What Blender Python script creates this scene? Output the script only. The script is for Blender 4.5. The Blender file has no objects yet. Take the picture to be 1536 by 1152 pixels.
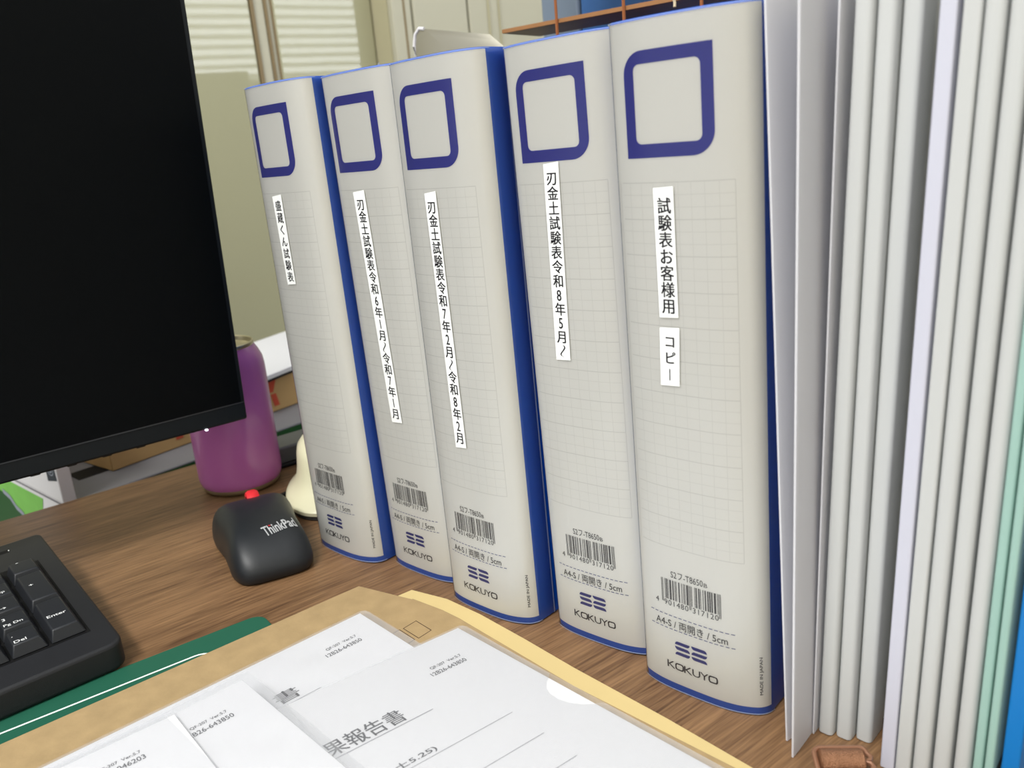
import bpy, bmesh, math, random
from mathutils import Vector, Matrix, Euler
random.seed(4)
SC = bpy.context.scene
COL = SC.collection
MM = 0.001
PI = math.pi
R = math.radians

# ------------------------------------------------------------ camera, world, light, exposure
cam = bpy.data.cameras.new('camera')
cam.sensor_width = 36.0
cam.lens = 36.0 * 1320.0 / 1536.0
cam.clip_start = 0.01
cam.clip_end = 30
cam.dof.use_dof = True
cam.dof.focus_distance = 0.47
cam.dof.aperture_fstop = 13.0
camo = bpy.data.objects.new('camera', cam)
COL.objects.link(camo)
camo.location = (0.3365, -0.2997, 0.2648)
camo.rotation_euler = (R(73.752), R(4.830), R(43.351))
SC.camera = camo

ROOM = R(-8)                                    # the desk and the room are turned a little against the binder row
def room(d, t, z=0.0):                          # d: out from the far wall, t: along the far edge of the desk (mm)
    c, s = math.cos(ROOM), math.sin(ROOM)
    return Vector(((d * c - t * s) * MM, (d * s + t * c) * MM, z * MM))

w = bpy.data.worlds.new('world')
SC.world = w
w.use_nodes = True
wb = w.node_tree.nodes['Background']
wb.inputs[0].default_value = (0.95, 0.98, 1.0, 1)
wb.inputs[1].default_value = 0.62

def area(name, d, t, z, sx, sy, power, color, target):
    l = bpy.data.lights.new(name, 'AREA')
    l.shape = 'RECTANGLE'
    l.size, l.size_y = sx, sy
    l.energy = power
    l.color = color
    o = bpy.data.objects.new(name, l)
    COL.objects.link(o)
    o.location = room(d, t, z)
    v = room(*target) - o.location
    o.rotation_euler = v.to_track_quat('-Z', 'Y').to_euler()
    return o
area('spine_fill_lamp', 500, -1300, 1900, 1.25, 0.30, 42, (1.0, 0.99, 0.96), (150, -150, 0))  # unseen lamp, set out on this side to brighten the binder spines
area('daylight', 1640, 1625, 1135, 1.45, 1.25, 34, (0.93, 0.97, 1.0), (0, 1625, 1135))
area('ceiling_lamp_far', -300, -600, 1900, 1.25, 0.30, 4, (1.0, 0.98, 0.95), (-300, -600, 0))

SC.cycles.diffuse_bounces = 6
SC.cycles.transparent_max_bounces = 16
SC.view_settings.view_transform = 'Standard'
SC.view_settings.look = 'None'
SC.view_settings.exposure = 0.36
SC.view_settings.gamma = 1.0
SC.view_settings.use_curve_mapping = False

# ------------------------------------------------------------ materials
def lin(c):
    return tuple(((x / 255.0) / 12.92 if x <= 10.3 else (((x / 255.0) + 0.055) / 1.055) ** 2.4) for x in c)

def mat(name, rgb, rough=0.5, spec=0.5, metal=0.0, coat=0.0, var=0.0, vscale=60.0, bump=0.0, bscale=400.0, emit=None, estr=0.0):
    m = bpy.data.materials.new(name)
    m.use_nodes = True
    nt = m.node_tree
    b = nt.nodes['Principled BSDF']
    c = lin(rgb)
    b.inputs['Base Color'].default_value = (*c, 1)
    b.inputs['Roughness'].default_value = rough
    b.inputs['Specular IOR Level'].default_value = spec
    b.inputs['Metallic'].default_value = metal
    b.inputs['Coat Weight'].default_value = coat
    b.inputs['Coat Roughness'].default_value = 0.12
    if emit:
        b.inputs['Emission Color'].default_value = (*lin(emit), 1)
        b.inputs['Emission Strength'].default_value = estr
    tc = nt.nodes.new('ShaderNodeTexCoord')
    if var > 0:
        n = nt.nodes.new('ShaderNodeTexNoise')
        n.inputs['Scale'].default_value = vscale
        n.inputs['Detail'].default_value = 5
        nt.links.new(tc.outputs['Object'], n.inputs['Vector'])
        r = nt.nodes.new('ShaderNodeMix')
        r.data_type = 'RGBA'
        r.inputs[6].default_value = (*[x * (1 - var) for x in c], 1)
        r.inputs[7].default_value = (*[min(1, x * (1 + var)) for x in c], 1)
        nt.links.new(n.outputs['Fac'], r.inputs[0])
        nt.links.new(r.outputs[2], b.inputs['Base Color'])
    if bump > 0:
        n = nt.nodes.new('ShaderNodeTexNoise')
        n.inputs['Scale'].default_value = bscale
        n.inputs['Detail'].default_value = 3
        nt.links.new(tc.outputs['Object'], n.inputs['Vector'])
        bp = nt.nodes.new('ShaderNodeBump')
        bp.inputs['Strength'].default_value = bump
        bp.inputs['Distance'].default_value = 0.001
        nt.links.new(n.outputs['Fac'], bp.inputs['Height'])
        nt.links.new(bp.outputs['Normal'], b.inputs['Normal'])
    return m

def film(name, milk, rgb=(240, 242, 245), rough=0.12, refl=1.0):
    """thin clear plastic: mostly see-through, a little milky, with a sheen"""
    m = bpy.data.materials.new(name)
    m.use_nodes = True
    nt = m.node_tree
    for n in list(nt.nodes):
        nt.nodes.remove(n)
    out = nt.nodes.new('ShaderNodeOutputMaterial')
    tr = nt.nodes.new('ShaderNodeBsdfTransparent')
    df = nt.nodes.new('ShaderNodeBsdfDiffuse')
    df.inputs[0].default_value = (*lin(rgb), 1)
    gl = nt.nodes.new('ShaderNodeBsdfGlossy')
    gl.inputs['Roughness'].default_value = rough
    m1 = nt.nodes.new('ShaderNodeMixShader')
    m1.inputs[0].default_value = milk
    nt.links.new(tr.outputs[0], m1.inputs[1])
    nt.links.new(df.outputs[0], m1.inputs[2])
    fr = nt.nodes.new('ShaderNodeFresnel')
    fr.inputs['IOR'].default_value = 1.45
    mu = nt.nodes.new('ShaderNodeMath')
    mu.operation = 'MULTIPLY'
    mu.inputs[1].default_value = refl
    nt.links.new(fr.outputs[0], mu.inputs[0])
    m2 = nt.nodes.new('ShaderNodeMixShader')
    nt.links.new(mu.outputs[0], m2.inputs[0])
    nt.links.new(m1.outputs[0], m2.inputs[1])
    nt.links.new(gl.outputs[0], m2.inputs[2])
    nt.links.new(m2.outputs[0], out.inputs[0])
    return m

def milky(name, rgb, through=0.45):
    """frosted plastic that lets light through"""
    m = mat(name, rgb, 0.4, 0.4, var=0.01)
    nt = m.node_tree
    tl = nt.nodes.new('ShaderNodeBsdfTranslucent')
    tl.inputs[0].default_value = (*lin(rgb), 1)
    mx = nt.nodes.new('ShaderNodeMixShader')
    mx.inputs[0].default_value = through
    nt.links.new(nt.nodes['Principled BSDF'].outputs[0], mx.inputs[1])
    nt.links.new(tl.outputs[0], mx.inputs[2])
    nt.links.new(mx.outputs[0], nt.nodes['Material Output'].inputs[0])
    return m

def wood(name, dark, light, grain_axis='Y', fine=1.0, rough=0.45):
    m = bpy.data.materials.new(name)
    m.use_nodes = True
    nt = m.node_tree
    b = nt.nodes['Principled BSDF']
    b.inputs['Roughness'].default_value = rough
    b.inputs['Specular IOR Level'].default_value = 0.35
    tc = nt.nodes.new('ShaderNodeTexCoord')
    def grain(sx, sy, detail, dist=0.0):
        mp = nt.nodes.new('ShaderNodeMapping')
        mp.inputs['Scale'].default_value = (sx, sy, sx) if grain_axis == 'Y' else (sy, sx, sx)
        nt.links.new(tc.outputs['Object'], mp.inputs[0])
        n = nt.nodes.new('ShaderNodeTexNoise')
        n.inputs['Scale'].default_value = 1.0
        n.inputs['Detail'].default_value = detail
        n.inputs['Distortion'].default_value = dist
        nt.links.new(mp.outputs[0], n.inputs['Vector'])
        return n
    n1 = grain(520 * fine, 20 * fine, 6, 0.3)
    n2 = grain(60 * fine, 3.0 * fine, 3, 0.8)
    n3 = grain(900 * fine, 40 * fine, 2)
    a = nt.nodes.new('ShaderNodeMath'); a.operation = 'MULTIPLY_ADD'
    a.inputs[1].default_value = 0.5
    nt.links.new(n1.outputs['Fac'], a.inputs[0])
    h = nt.nodes.new('ShaderNodeMath'); h.operation = 'MULTIPLY'
    h.inputs[1].default_value = 0.32
    nt.links.new(n2.outputs['Fac'], h.inputs[0])
    nt.links.new(h.outputs[0], a.inputs[2])
    a2 = nt.nodes.new('ShaderNodeMath'); a2.operation = 'MULTIPLY_ADD'
    a2.inputs[1].default_value = 0.18
    nt.links.new(n3.outputs['Fac'], a2.inputs[0])
    nt.links.new(a.outputs[0], a2.inputs[2])
    r = nt.nodes.new('ShaderNodeValToRGB')
    r.color_ramp.elements[0].position = 0.36
    r.color_ramp.elements[0].color = (*lin(dark), 1)
    r.color_ramp.elements[1].position = 0.64
    r.color_ramp.elements[1].color = (*lin(light), 1)
    nt.links.new(a2.outputs[0], r.inputs[0])
    nt.links.new(r.outputs[0], b.inputs['Base Color'])
    return m

M_desk = wood('walnut laminate', (82, 57, 38), (146, 112, 79), 'Y', 1.35)
M_slat = wood('stained slat wood', (70, 40, 24), (104, 64, 40), 'X', 0.6)
M_slat_edge = mat('light slat edge', (150, 105, 65), 0.5, var=0.1)  # lighter brown strip along the front edge of each slat
M_paper = mat('white paper', (216, 216, 219), 0.8, 0.2, var=0.01)
M_spine = mat('spine sheet paper', (247, 246, 240), 0.75, 0.25, var=0.012, vscale=30)
M_blue = mat('blue polypropylene', (6, 90, 204), 0.42, 0.4, bump=0.03, bscale=1500)
M_film = film('clear pocket film', 0.025, rough=0.22, refl=0.8)
M_seam = film('film weld seam', 0.45, (190, 205, 235), 0.2)
M_ink_blue = mat('printed blue ink', (24, 32, 156), 0.6, 0.3)
M_ink_logo = mat('printed logo ink', (44, 48, 134), 0.6, 0.3)
M_ink_grey = mat('printed grey ink', (78, 76, 76), 0.7, 0.2)
M_ink_word = mat('printed wordmark ink', (50, 42, 46), 0.7, 0.2)
M_grid = mat('printed grid ink', (226, 225, 219), 0.8, 0.2)
M_tape = mat('white label tape', (246, 248, 246), 0.45, 0.4)
M_black = mat('black ink', (22, 20, 26), 0.6, 0.3)
M_darkink = mat('dark grey toner', (52, 52, 58), 0.7, 0.2)
M_lineink = mat('grey ruled ink', (140, 140, 146), 0.7, 0.2)
M_faint = mat('faint show-through ink', (222, 222, 226), 0.8, 0.2)
M_folder = film('clear folder film', 0.20, (208, 210, 214), 0.3, 0.45)
M_kraft = mat('kraft paper', (166, 142, 104), 0.85, 0.15, var=0.20, vscale=90, bump=0.15, bscale=700)
M_cream_env = mat('cream envelope paper', (208, 186, 132), 0.8, 0.2, var=0.03, vscale=60)
M_mat = mat('green cutting mat vinyl', (32, 90, 70), 0.5, 0.35, var=0.03, bump=0.04, bscale=1500)
M_matline = mat('white mat line', (236, 244, 238), 0.6)
M_kbd = mat('black keyboard plastic', (32, 33, 36), 0.5, 0.35, var=0.10, vscale=150, bump=0.10, bscale=2500)
M_key = mat('black keycap plastic', (36, 38, 42), 0.42, 0.4, var=0.06, vscale=200)
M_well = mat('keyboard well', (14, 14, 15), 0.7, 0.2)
M_legend = mat('white key legend', (222, 224, 224), 0.6)
M_bezel = mat('black monitor plastic', (24, 28, 31), 0.45, 0.2, bump=0.06, bscale=2500)
M_screen = mat('matte dark screen', (5, 7, 9), 0.38, 0.08)
M_led = mat('white power light', (255, 255, 255), 0.4, emit=(235, 240, 255), estr=2.0)
M_mouse = mat('black rubberised mouse plastic', (28, 31, 35), 0.45, 0.45, var=0.08, vscale=120)
M_red = mat('red rubber', (214, 40, 48), 0.55, 0.3)
M_logo = mat('silver grey mouse lettering', (178, 180, 182), 0.5)
M_cable = mat('black cable rubber', (20, 20, 20), 0.55, 0.3)
M_can = mat('purple can lacquer', (196, 112, 186), 0.26, 0.5, metal=0.0, coat=0.3, var=0.05, vscale=12)
M_tin = mat('bare can aluminium', (196, 188, 160), 0.3, metal=0.85)
M_creamp = mat('cream plastic', (218, 214, 182), 0.35, 0.5)
M_rubber = mat('dark rubber foot', (48, 46, 44), 0.7, 0.2)
M_rail = mat('pale grey plastic rail', (192, 194, 193), 0.45, 0.3, var=0.01)
M_raillav = mat('cool white plastic rail', (196, 197, 210), 0.4, 0.3, var=0.01)
M_cover = mat('white report cover', (212, 212, 208), 0.6, 0.3)
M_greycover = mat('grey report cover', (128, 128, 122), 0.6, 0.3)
M_teal = mat('pale teal pressboard', (152, 186, 176), 0.6, 0.3, var=0.04, vscale=80)
M_azure = mat('azure plastic', (10, 116, 190), 0.4, 0.4, var=0.03)
M_sleeve = milky('frosted sleeve plastic', (240, 240, 244), 0.4)
M_copper = mat('copper coloured plastic', (146, 106, 82), 0.35, 0.5, metal=0.35)
M_glitter = mat('glittery copper', (164, 118, 88), 0.28, 0.6, metal=0.7, var=0.25, vscale=1500, bump=0.8, bscale=1800)
M_door = mat('glossy beige cabinet paint', (166, 164, 136), 0.035, 0.55, coat=0.0, bump=0.02, bscale=12)
M_cabinet = mat('beige cabinet paint', (182, 179, 160), 0.45, 0.4)
M_cabside = mat('cabinet side paint', (176, 170, 140), 0.5, 0.4)
M_gap = mat('dark door gap', (132, 116, 88), 0.7, 0.2)
M_carton = mat('brown cardboard', (192, 158, 108), 0.85, 0.15, var=0.04, vscale=40)
M_redprint = mat('red carton print', (196, 84, 62), 0.85, 0.15)
M_shadedbox = mat('white board greyed as shade', (118, 117, 120), 0.6, 0.3, var=0.05)  # the board is white; its shade is put into this grey
M_greenp = mat('green printed board', (34, 84, 40), 0.6, 0.3)
M_ltgreen = mat('light green print', (128, 196, 92), 0.6, 0.3, var=0.12, vscale=70)
M_whitebox = mat('white box board', (232, 230, 234), 0.6, 0.3)
M_emblem = mat('dark emblem print', (52, 58, 70), 0.6, 0.3)
M_emblem2 = mat('grey emblem print', (150, 156, 170), 0.6, 0.3)
M_silver = mat('silver plastic film', (158, 154, 140), 0.3, 0.6, metal=0.5, bump=0.25, bscale=30)
M_cord = mat('copper brown cord', (150, 92, 56), 0.7, 0.2)
M_rope = mat('cream and black twisted cord', (190, 176, 150), 0.7, 0.2, var=0.6, vscale=700)
M_greyblue = mat('grey blue plastic', (120, 134, 152), 0.5, 0.3)
M_wall = mat('painted wall', (220, 216, 204), 0.8, 0.2)
M_floor = mat('grey office floor', (130, 128, 122), 0.8, 0.2, var=0.08)
M_blind = mat('white blind slat', (235, 235, 230), 0.5)
M_greytray = mat('grey plastic', (104, 106, 104), 0.5, 0.3)
M_desk2 = mat('light grey desk', (176, 176, 172), 0.6)

# ------------------------------------------------------------ builders
class MB:
    def __init__(self):
        self.v = []; self.f = []; self.mi = []; self.cur = 0
    def add(self, vs, fs):
        o = len(self.v)
        self.v += [tuple(p) for p in vs]
        self.f += [tuple(i + o for i in f) for f in fs]
        self.mi += [self.cur] * len(fs)
        return self
    def box(self, x0, x1, y0, y1, z0, z1):
        vs = [(x, y, z) for z in (z0, z1) for y in (y0, y1) for x in (x0, x1)]
        return self.add(vs, [(0, 2, 3, 1), (4, 5, 7, 6), (0, 1, 5, 4), (2, 6, 7, 3), (0, 4, 6, 2), (1, 3, 7, 5)])
    def prism(self, out, z0, z1):
        """out: counter-clockwise outline of (x, y); z0 / z1 numbers or functions of (x, y)"""
        n = len(out)
        f0 = z0 if callable(z0) else (lambda x, y: z0)
        f1 = z1 if callable(z1) else (lambda x, y: z1)
        vs = [(x, y, f0(x, y)) for x, y in out] + [(x, y, f1(x, y)) for x, y in out]
        fs = [tuple(range(n - 1, -1, -1)), tuple(range(n, 2 * n))]
        fs += [(i, (i + 1) % n, n + (i + 1) % n, n + i) for i in range(n)]
        return self.add(vs, fs)
    def wall(self, path, z0, z1, closed=False, flip=False):
        n = len(path)
        vs = [(x, y, z0) for x, y in path] + [(x, y, z1) for x, y in path]
        m = n if closed else n - 1
        fs = [(i, (i + 1) % n, n + (i + 1) % n, n + i) for i in range(m)]
        if flip: fs = [f[::-1] for f in fs]
        return self.add(vs, fs)
    def quad(self, a, b, c, d):
        return self.add([a, b, c, d], [(0, 1, 2, 3)])
    def lathe(self, prof, n=48, c=(0, 0, 0)):
        vs = []; fs = []
        for r, z in prof:
            for k in range(n):
                a = 2 * PI * k / n
                vs.append((c[0] + r * math.cos(a), c[1] + r * math.sin(a), c[2] + z))
        for i in range(len(prof) - 1):
            for k in range(n):
                fs.append((i * n + k, i * n + (k + 1) % n, (i + 1) * n + (k + 1) % n, (i + 1) * n + k))
        return self.add(vs, fs)
    def tube(self, path, r, n=8, closed=False):
        P = [Vector(p) for p in path]; m = len(P); vs = []; fs = []
        up = Vector((0, 0, 1))
        for i, p in enumerate(P):
            a = P[(i - 1) % m] if (closed or i > 0) else p
            b = P[(i + 1) % m] if (closed or i < m - 1) else p
            t = (b - a).normalized()
            s = t.cross(up)
            if s.length < 1e-3: s = t.cross(Vector((0, 1, 0)))
            s.normalize(); u = s.cross(t)
            for k in range(n):
                an = 2 * PI * k / n
                vs.append(p + s * (r * math.cos(an)) + u * (r * math.sin(an)))
        for i in range(m if closed else m - 1):
            j = (i + 1) % m
            for k in range(n):
                fs.append((i * n + k, i * n + (k + 1) % n, j * n + (k + 1) % n, j * n + k))
        if not closed:
            fs.append(tuple(range(n - 1, -1, -1))); fs.append(tuple((m - 1) * n + k for k in range(n)))
        return self.add(vs, fs)
    def grid(self, fn, us, vs_):
        """surface sampled at us x vs_"""
        n = len(us)
        vs = [fn(u, v) for v in vs_ for u in us]
        fs = [(j * n + i, j * n + i + 1, (j + 1) * n + i + 1, (j + 1) * n + i) for j in range(len(vs_) - 1) for i in range(n - 1)]
        return self.add(vs, fs)
    def build(self, name, mats, parent=None, smooth=False, bev=0.0, seg=2, loc=None, rot=None, solid=0.0, off=1.0):
        me = bpy.data.meshes.new(name)
        me.from_pydata([(x * MM, y * MM, z * MM) for x, y, z in self.v], [], self.f)
        if not isinstance(mats, (list, tuple)): mats = [mats]
        for m in mats: me.materials.append(m)
        for p, i in zip(me.polygons, self.mi): p.material_index = i
        me.validate()
        me.update()
        if smooth:
            for p in me.polygons: p.use_smooth = True
            try: me.set_sharp_from_angle(angle=R(40))
            except Exception: pass
        o = bpy.data.objects.new(name, me)
        COL.objects.link(o)
        if parent: o.parent = parent
        if loc is not None: o.location = loc
        if rot is not None: o.rotation_euler = rot
        if solid:
            s = o.modifiers.new('thickness', 'SOLIDIFY'); s.thickness = solid * MM; s.offset = off
        if bev:
            b = o.modifiers.new('edge', 'BEVEL'); b.width = bev * MM; b.segments = seg; b.limit_method = 'ANGLE'; b.angle_limit = R(35)
            for p in me.polygons: p.use_smooth = True
            try: me.set_sharp_from_angle(angle=R(35))
            except Exception: pass
        return o

def tag(o, label=None, cat=None, group=None, kind=None):
    if label: o['label'] = label
    if cat: o['category'] = cat
    if group: o['group'] = group
    if kind: o['kind'] = kind
    return o

def thing(name, label, cat, loc=(0, 0, 0), rot=(0, 0, 0), group=None):
    """an Empty at the thing's base (location in metres)"""
    o = bpy.data.objects.new(name, None)
    o.empty_display_size = 0.02
    COL.objects.link(o)
    o.location = loc
    o.rotation_euler = rot
    return tag(o, label, cat, group)

def mmv(x, y, z): return (x * MM, y * MM, z * MM)

def rounded(x0, x1, y0, y1, r, n=6):
    """counter-clockwise rounded rectangle; r number or (bl, br, tr, tl)"""
    rr = r if isinstance(r, (list, tuple)) else (r,) * 4
    cs = [(x0 + rr[0], y0 + rr[0], 180, rr[0]), (x1 - rr[1], y0 + rr[1], 270, rr[1]), (x1 - rr[2], y1 - rr[2], 0, rr[2]), (x0 + rr[3], y1 - rr[3], 90, rr[3])]
    out = []
    for cx, cy, a0, q in cs:
        if q <= 1e-6: out.append((cx, cy)); continue
        for i in range(n + 1):
            a = R(a0 + 90 * i / n)
            out.append((cx + q * math.cos(a), cy + q * math.sin(a)))
    return out

_gl = {}
def glyphs(s, size, thin_h=0.0, bold=0.0, sx=1.0):
    """flat lettering in mm: list of (x, y), faces; thin_h slims the horizontal strokes (brush-like type), bold fattens all"""
    key = (s, size, thin_h, bold, sx)
    if key in _gl: return _gl[key]
    cu = bpy.data.curves.new('lettering', 'FONT')
    cu.body = s; cu.size = 1.0; cu.resolution_u = 3
    ob = bpy.data.objects.new('lettering', cu)
    me = bpy.data.meshes.new_from_object(ob)
    bm = bmesh.new(); bm.from_mesh(me)
    bmesh.ops.remove_doubles(bm, verts=bm.verts, dist=1e-5)
    if thin_h or bold:
        nrm = {v: Vector((0, 0)) for v in bm.verts}
        for e in bm.edges:
            if len(e.link_faces) != 1: continue
            a, b = e.verts
            d = (b.co - a.co).xy
            if d.length < 1e-9: continue
            nn = Vector((d.y, -d.x)).normalized()
            c = e.link_faces[0].calc_center_median().xy - (a.co.xy + b.co.xy) / 2
            if nn.dot(c) > 0: nn = -nn
            nrm[a] += nn; nrm[b] += nn
        for v, q in nrm.items():
            if q.length > 1e-6:
                q = q.normalized()
                v.co.x += q.x * bold
                v.co.y += q.y * (bold - thin_h)
    vs = [(v.co.x * size * sx, v.co.y * size) for v in bm.verts]
    bm.verts.index_update()
    fs = [tuple(v.index for v in f.verts) for f in bm.faces]
    bm.free()
    bpy.data.objects.remove(ob); bpy.data.curves.remove(cu); bpy.data.meshes.remove(me)
    _gl[key] = (vs, fs)
    return vs, fs

def bounds(vs):
    xs = [p[0] for p in vs]; ys = [p[1] for p in vs]
    return min(xs), max(xs), min(ys), max(ys)

def fit(s, x0, x1, y0, y1, **k):
    """lettering scaled to fill a box"""
    vs, fs = glyphs(s, 10, **k)
    a, b, c, d = bounds(vs)
    return [(x0 + (x - a) * (x1 - x0) / (b - a), y0 + (y - c) * (y1 - y0) / (d - c)) for x, y in vs], fs

def lettering(s, cx, cy, h, anchor='c', ref='H', **k):
    """lettering whose capital height is h, centred / left / right at (cx, cy = baseline)"""
    rv, _ = glyphs(ref, 10)
    _, _, c, d = bounds(rv)
    vs, fs = glyphs(s, 10 * h / (d - c), **k)
    a, b, _, _ = bounds(vs)
    ox = {'c': cx - (a + b) / 2, 'l': cx - a, 'r': cx - b}[anchor]
    return [(x + ox, y + cy) for x, y in vs], fs

def orient_up(fs, vs):
    out = []
    for f in fs:
        a = 0
        for i in range(len(f)):
            x0, y0 = vs[f[i]][:2]; x1, y1 = vs[f[(i + 1) % len(f)]][:2]
            a += x0 * y1 - x1 * y0
        out.append(f if a > 0 else f[::-1])
    return out

# ------------------------------------------------------------ the room
def slab(name, d0, d1, t0, t1, z0, z1, m, kind='structure', parent=None, bev=0.0):
    mb = MB().box(d0, d1, t0, t1, z0, z1)
    o = mb.build(name, m, parent, bev=bev)
    if parent is None:
        o.rotation_euler = (0, 0, ROOM)
        if kind: o['kind'] = kind
    return o
slab('floor', -1400, 2600, -2600, 2600, -740, -720, M_floor)
slab('wall_back', -1420, -1400, -2600, 2600, -720, 1900, M_wall)
slab('wall_right', -1400, 1500, 2420, 2440, -720, 1500, M_wall)
# the window wall stands behind the photographer; its blinds are what the glossy cabinet doors mirror
ww = MB()
ww.box(1500, 1600, -2600, 900, -720, 1900).box(1500, 1600, 2350, 2600, -720, 1900)
ww.box(1500, 1600, 900, 2350, -720, 520).box(1500, 1600, 900, 2350, 1750, 1900)
tag(ww.build('wall_window', M_wall, rot=(0, 0, ROOM)), kind='structure')
wf = MB()
wf.box(1520, 1560, 900, 930, 520, 1750).box(1520, 1560, 2320, 2350, 520, 1750).box(1520, 1560, 930, 2320, 520, 550).box(1520, 1560, 930, 2320, 1720, 1750)
tag(wf.build('window_1', M_cabinet, rot=(0, 0, ROOM)), kind='structure')
wblind = thing('window_blind', 'white horizontal slatted blind covering the window behind the photographer', 'blind', room(1485, 1625, 1700), (0, 0, ROOM))
MB().box(-12, 12, -700, 700, 0, 40).build('headrail', M_blind, wblind)
sl = MB().grid(lambda u, v: (u * 0.80, v, -0.45 * u - 0.008 * u * u), [-14, -7, 0, 7, 14], [-695, 695])
slat0 = sl.build('slat', M_blind, wblind, smooth=True, solid=0.8)
for k in range(1, 30):
    s_ = slat0.copy(); COL.objects.link(s_); s_.parent = wblind
    s_.location = (0, 0, -(k + 1) * 38 * MM)
slat0.location = (0, 0, -38 * MM)

# cabinets against the back wall
cab = thing('sliding_door_cabinet', 'tall glossy beige steel cabinet with two doors mirroring the window blinds', 'cabinet', room(-900, 0, -720), (0, 0, ROOM))
MB().box(-480, -14, -900, 511, 0, 2300).build('body', M_cabside, cab)
dA = MB().box(-12, 0, -880, 312, 40, 2280).build('door', M_door, cab, bev=2)
MB().box(-11, 2, 313, 318, 40, 2280).build('door_edge', M_gap, dA)
MB().box(-12, -1.5, 318, 334, 40, 2280).build('edge_strip', M_cabinet, dA, bev=1)
dB = MB().box(-12, 0, 348, 510, 40, 2280).build('door', M_door, cab, bev=2)
MB().box(-14, 1, 334.5, 338.5, 40, 2280).build('door_edge', M_gap, dB)
MB().box(-12, -3, 339, 345, 40, 2280).build('edge_strip', M_cabinet, dB, bev=1)
MB().box(-13, -2, 345, 350.0, 40, 2280).build('door_edge', M_gap, dB)
cb2 = thing('moulded_door_cabinet', 'beige cabinet with moulded door panels right of the glossy cabinet', 'cabinet', room(-840, 0, -720), (0, 0, ROOM))
MB().box(-540, -16, 512, 1500, 0, 2300).build('body', M_cabside, cb2)
MB().box(-16, -2, 512, 546, 0, 2300).build('stile', M_cabinet, cb2, bev=2.5)
MB().box(-16, -6, 531, 534, 0, 2300).box(-1.9, -1.0, 531, 534, 0, 2300).build('groove', M_gap, cb2)
MB().box(-16, 0, 549, 650, 30, 2280).build('door', M_cabinet, cb2, bev=2)
d2 = MB().box(-16, 0, 654, 1060, 30, 2280).build('door', M_cabinet, cb2, bev=2)
MB().box(0, 3, 690, 693.5, 60, 2240).box(0, 3, 712, 714.5, 60, 2240).build('moulding', M_cabside, d2, bev=1)

# ------------------------------------------------------------ the desk
desk = thing('desk', 'walnut brown laminate desk under everything', 'desk', room(0, 0, 0), (0, 0, ROOM))
MB().box(-394, 480, -900, 760, -25, 0).build('desktop', M_desk, desk, bev=1.2)
for t_ in (-880, 730):
    MB().box(-380, 460, t_, t_ + 24, -720, -25).build('leg', M_desk2, desk)
MB().box(-378, -362, -856, 730, -400, -25).build('modesty_panel', M_desk2, desk)
sd = thing('side_desk', 'pale grey desk beyond the far edge of the walnut desk carrying boxes', 'desk', room(-640, 0, -720), (0, 0, ROOM))
MB().box(-160, 236, -700, 700, 560, 584).build('desktop', M_desk2, sd)
for t_ in (-690, 666):
    MB().box(-150, 226, t_, t_ + 24, 0, 560).build('leg', M_desk2, sd)

# ------------------------------------------------------------ ring binders
BH = 301.5
K2, K4 = 0.0011842, 4.82424e-6
def front(u): return K2 * u * u + K4 * u ** 4
def spine_path():
    """plan of the spine from the left side round the front to the right side"""
    pts = []
    a0 = math.atan(2 * K2 * 26 + 4 * K4 * 26 ** 3); r = 3.8 / (1 - math.sin(a0))
    for i in range(8, 0, -1):
        a = a0 + (PI / 2 - a0) * i / 8
        pts.append((-26 - r * (math.sin(a) - math.sin(a0)), front(26) + r * (math.cos(a0) - math.cos(a))))
    for i in range(29):
        u = -26 + 2 * i
        pts.append((u, front(u)))
    a0 = math.atan(2 * K2 * 30 + 4 * K4 * 30 ** 3); r = 4.2 / (1 - math.sin(a0))
    for i in range(1, 9):
        a = a0 + (PI / 2 - a0) * i / 8
        pts.append((30 + r * (math.sin(a) - math.sin(a0)), front(30) + r * (math.cos(a0) - math.cos(a))))
    return pts
SP = spine_path()
cov = [(-25.5, 242.0), (-28, 120)] + SP + [(31.8, 120), (28.5, 242.0)]
def offset(path, d):
    out = []
    for i, p in enumerate(path):
        a = Vector(path[max(0, i - 1)]); b = Vector(path[min(len(path) - 1, i + 1)])
        t = (b - a).normalized()
        out.append((p[0] + t.y * d, p[1] - t.x * d))
    return out
# arc length table along the spine, measured from u = 0
_ax = [0.0]
for i in range(1, len(SP)): _ax.append(_ax[-1] + (Vector(SP[i]) - Vector(SP[i - 1])).length)
_i0 = min(range(len(SP)), key=lambda i: abs(SP[i][0]))
_ax = [a - _ax[_i0] for a in _ax]
def spt(u, off=0.0):
    """point of the spine surface at printed position u (mm), off mm in front of it"""
    if abs(u) <= 26:
        s = 2 * K2 * u + 4 * K4 * u ** 3
        l = math.hypot(1, s)
        return (u + s / l * off, front(u) - off / l)
    # beyond: walk along the path
    s26 = next(_ax[i] for i in range(len(SP)) if abs(SP[i][0] - math.copysign(26, u)) < 1e-6)
    a = s26 + (u - math.copysign(26, u)) * 1.0
    for i in range(len(SP) - 1):
        if _ax[i] <= a <= _ax[i + 1] or i == len(SP) - 2:
            f = (a - _ax[i]) / (_ax[i + 1] - _ax[i])
            p = Vector(SP[i]).lerp(Vector(SP[i + 1]), f); t = (Vector(SP[i + 1]) - Vector(SP[i])).normalized()
            return (p.x + t.y * off, p.y - t.x * off)
def wrap(mb, vs, fs, off, dx=0.0):
    """lay flat (u, v) artwork on the spine"""
    q = []
    for u, v in vs:
        x, y = spt(u + dx, off); q.append((x, y, v))
    return mb.add(q, orient_up(fs, vs))
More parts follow.
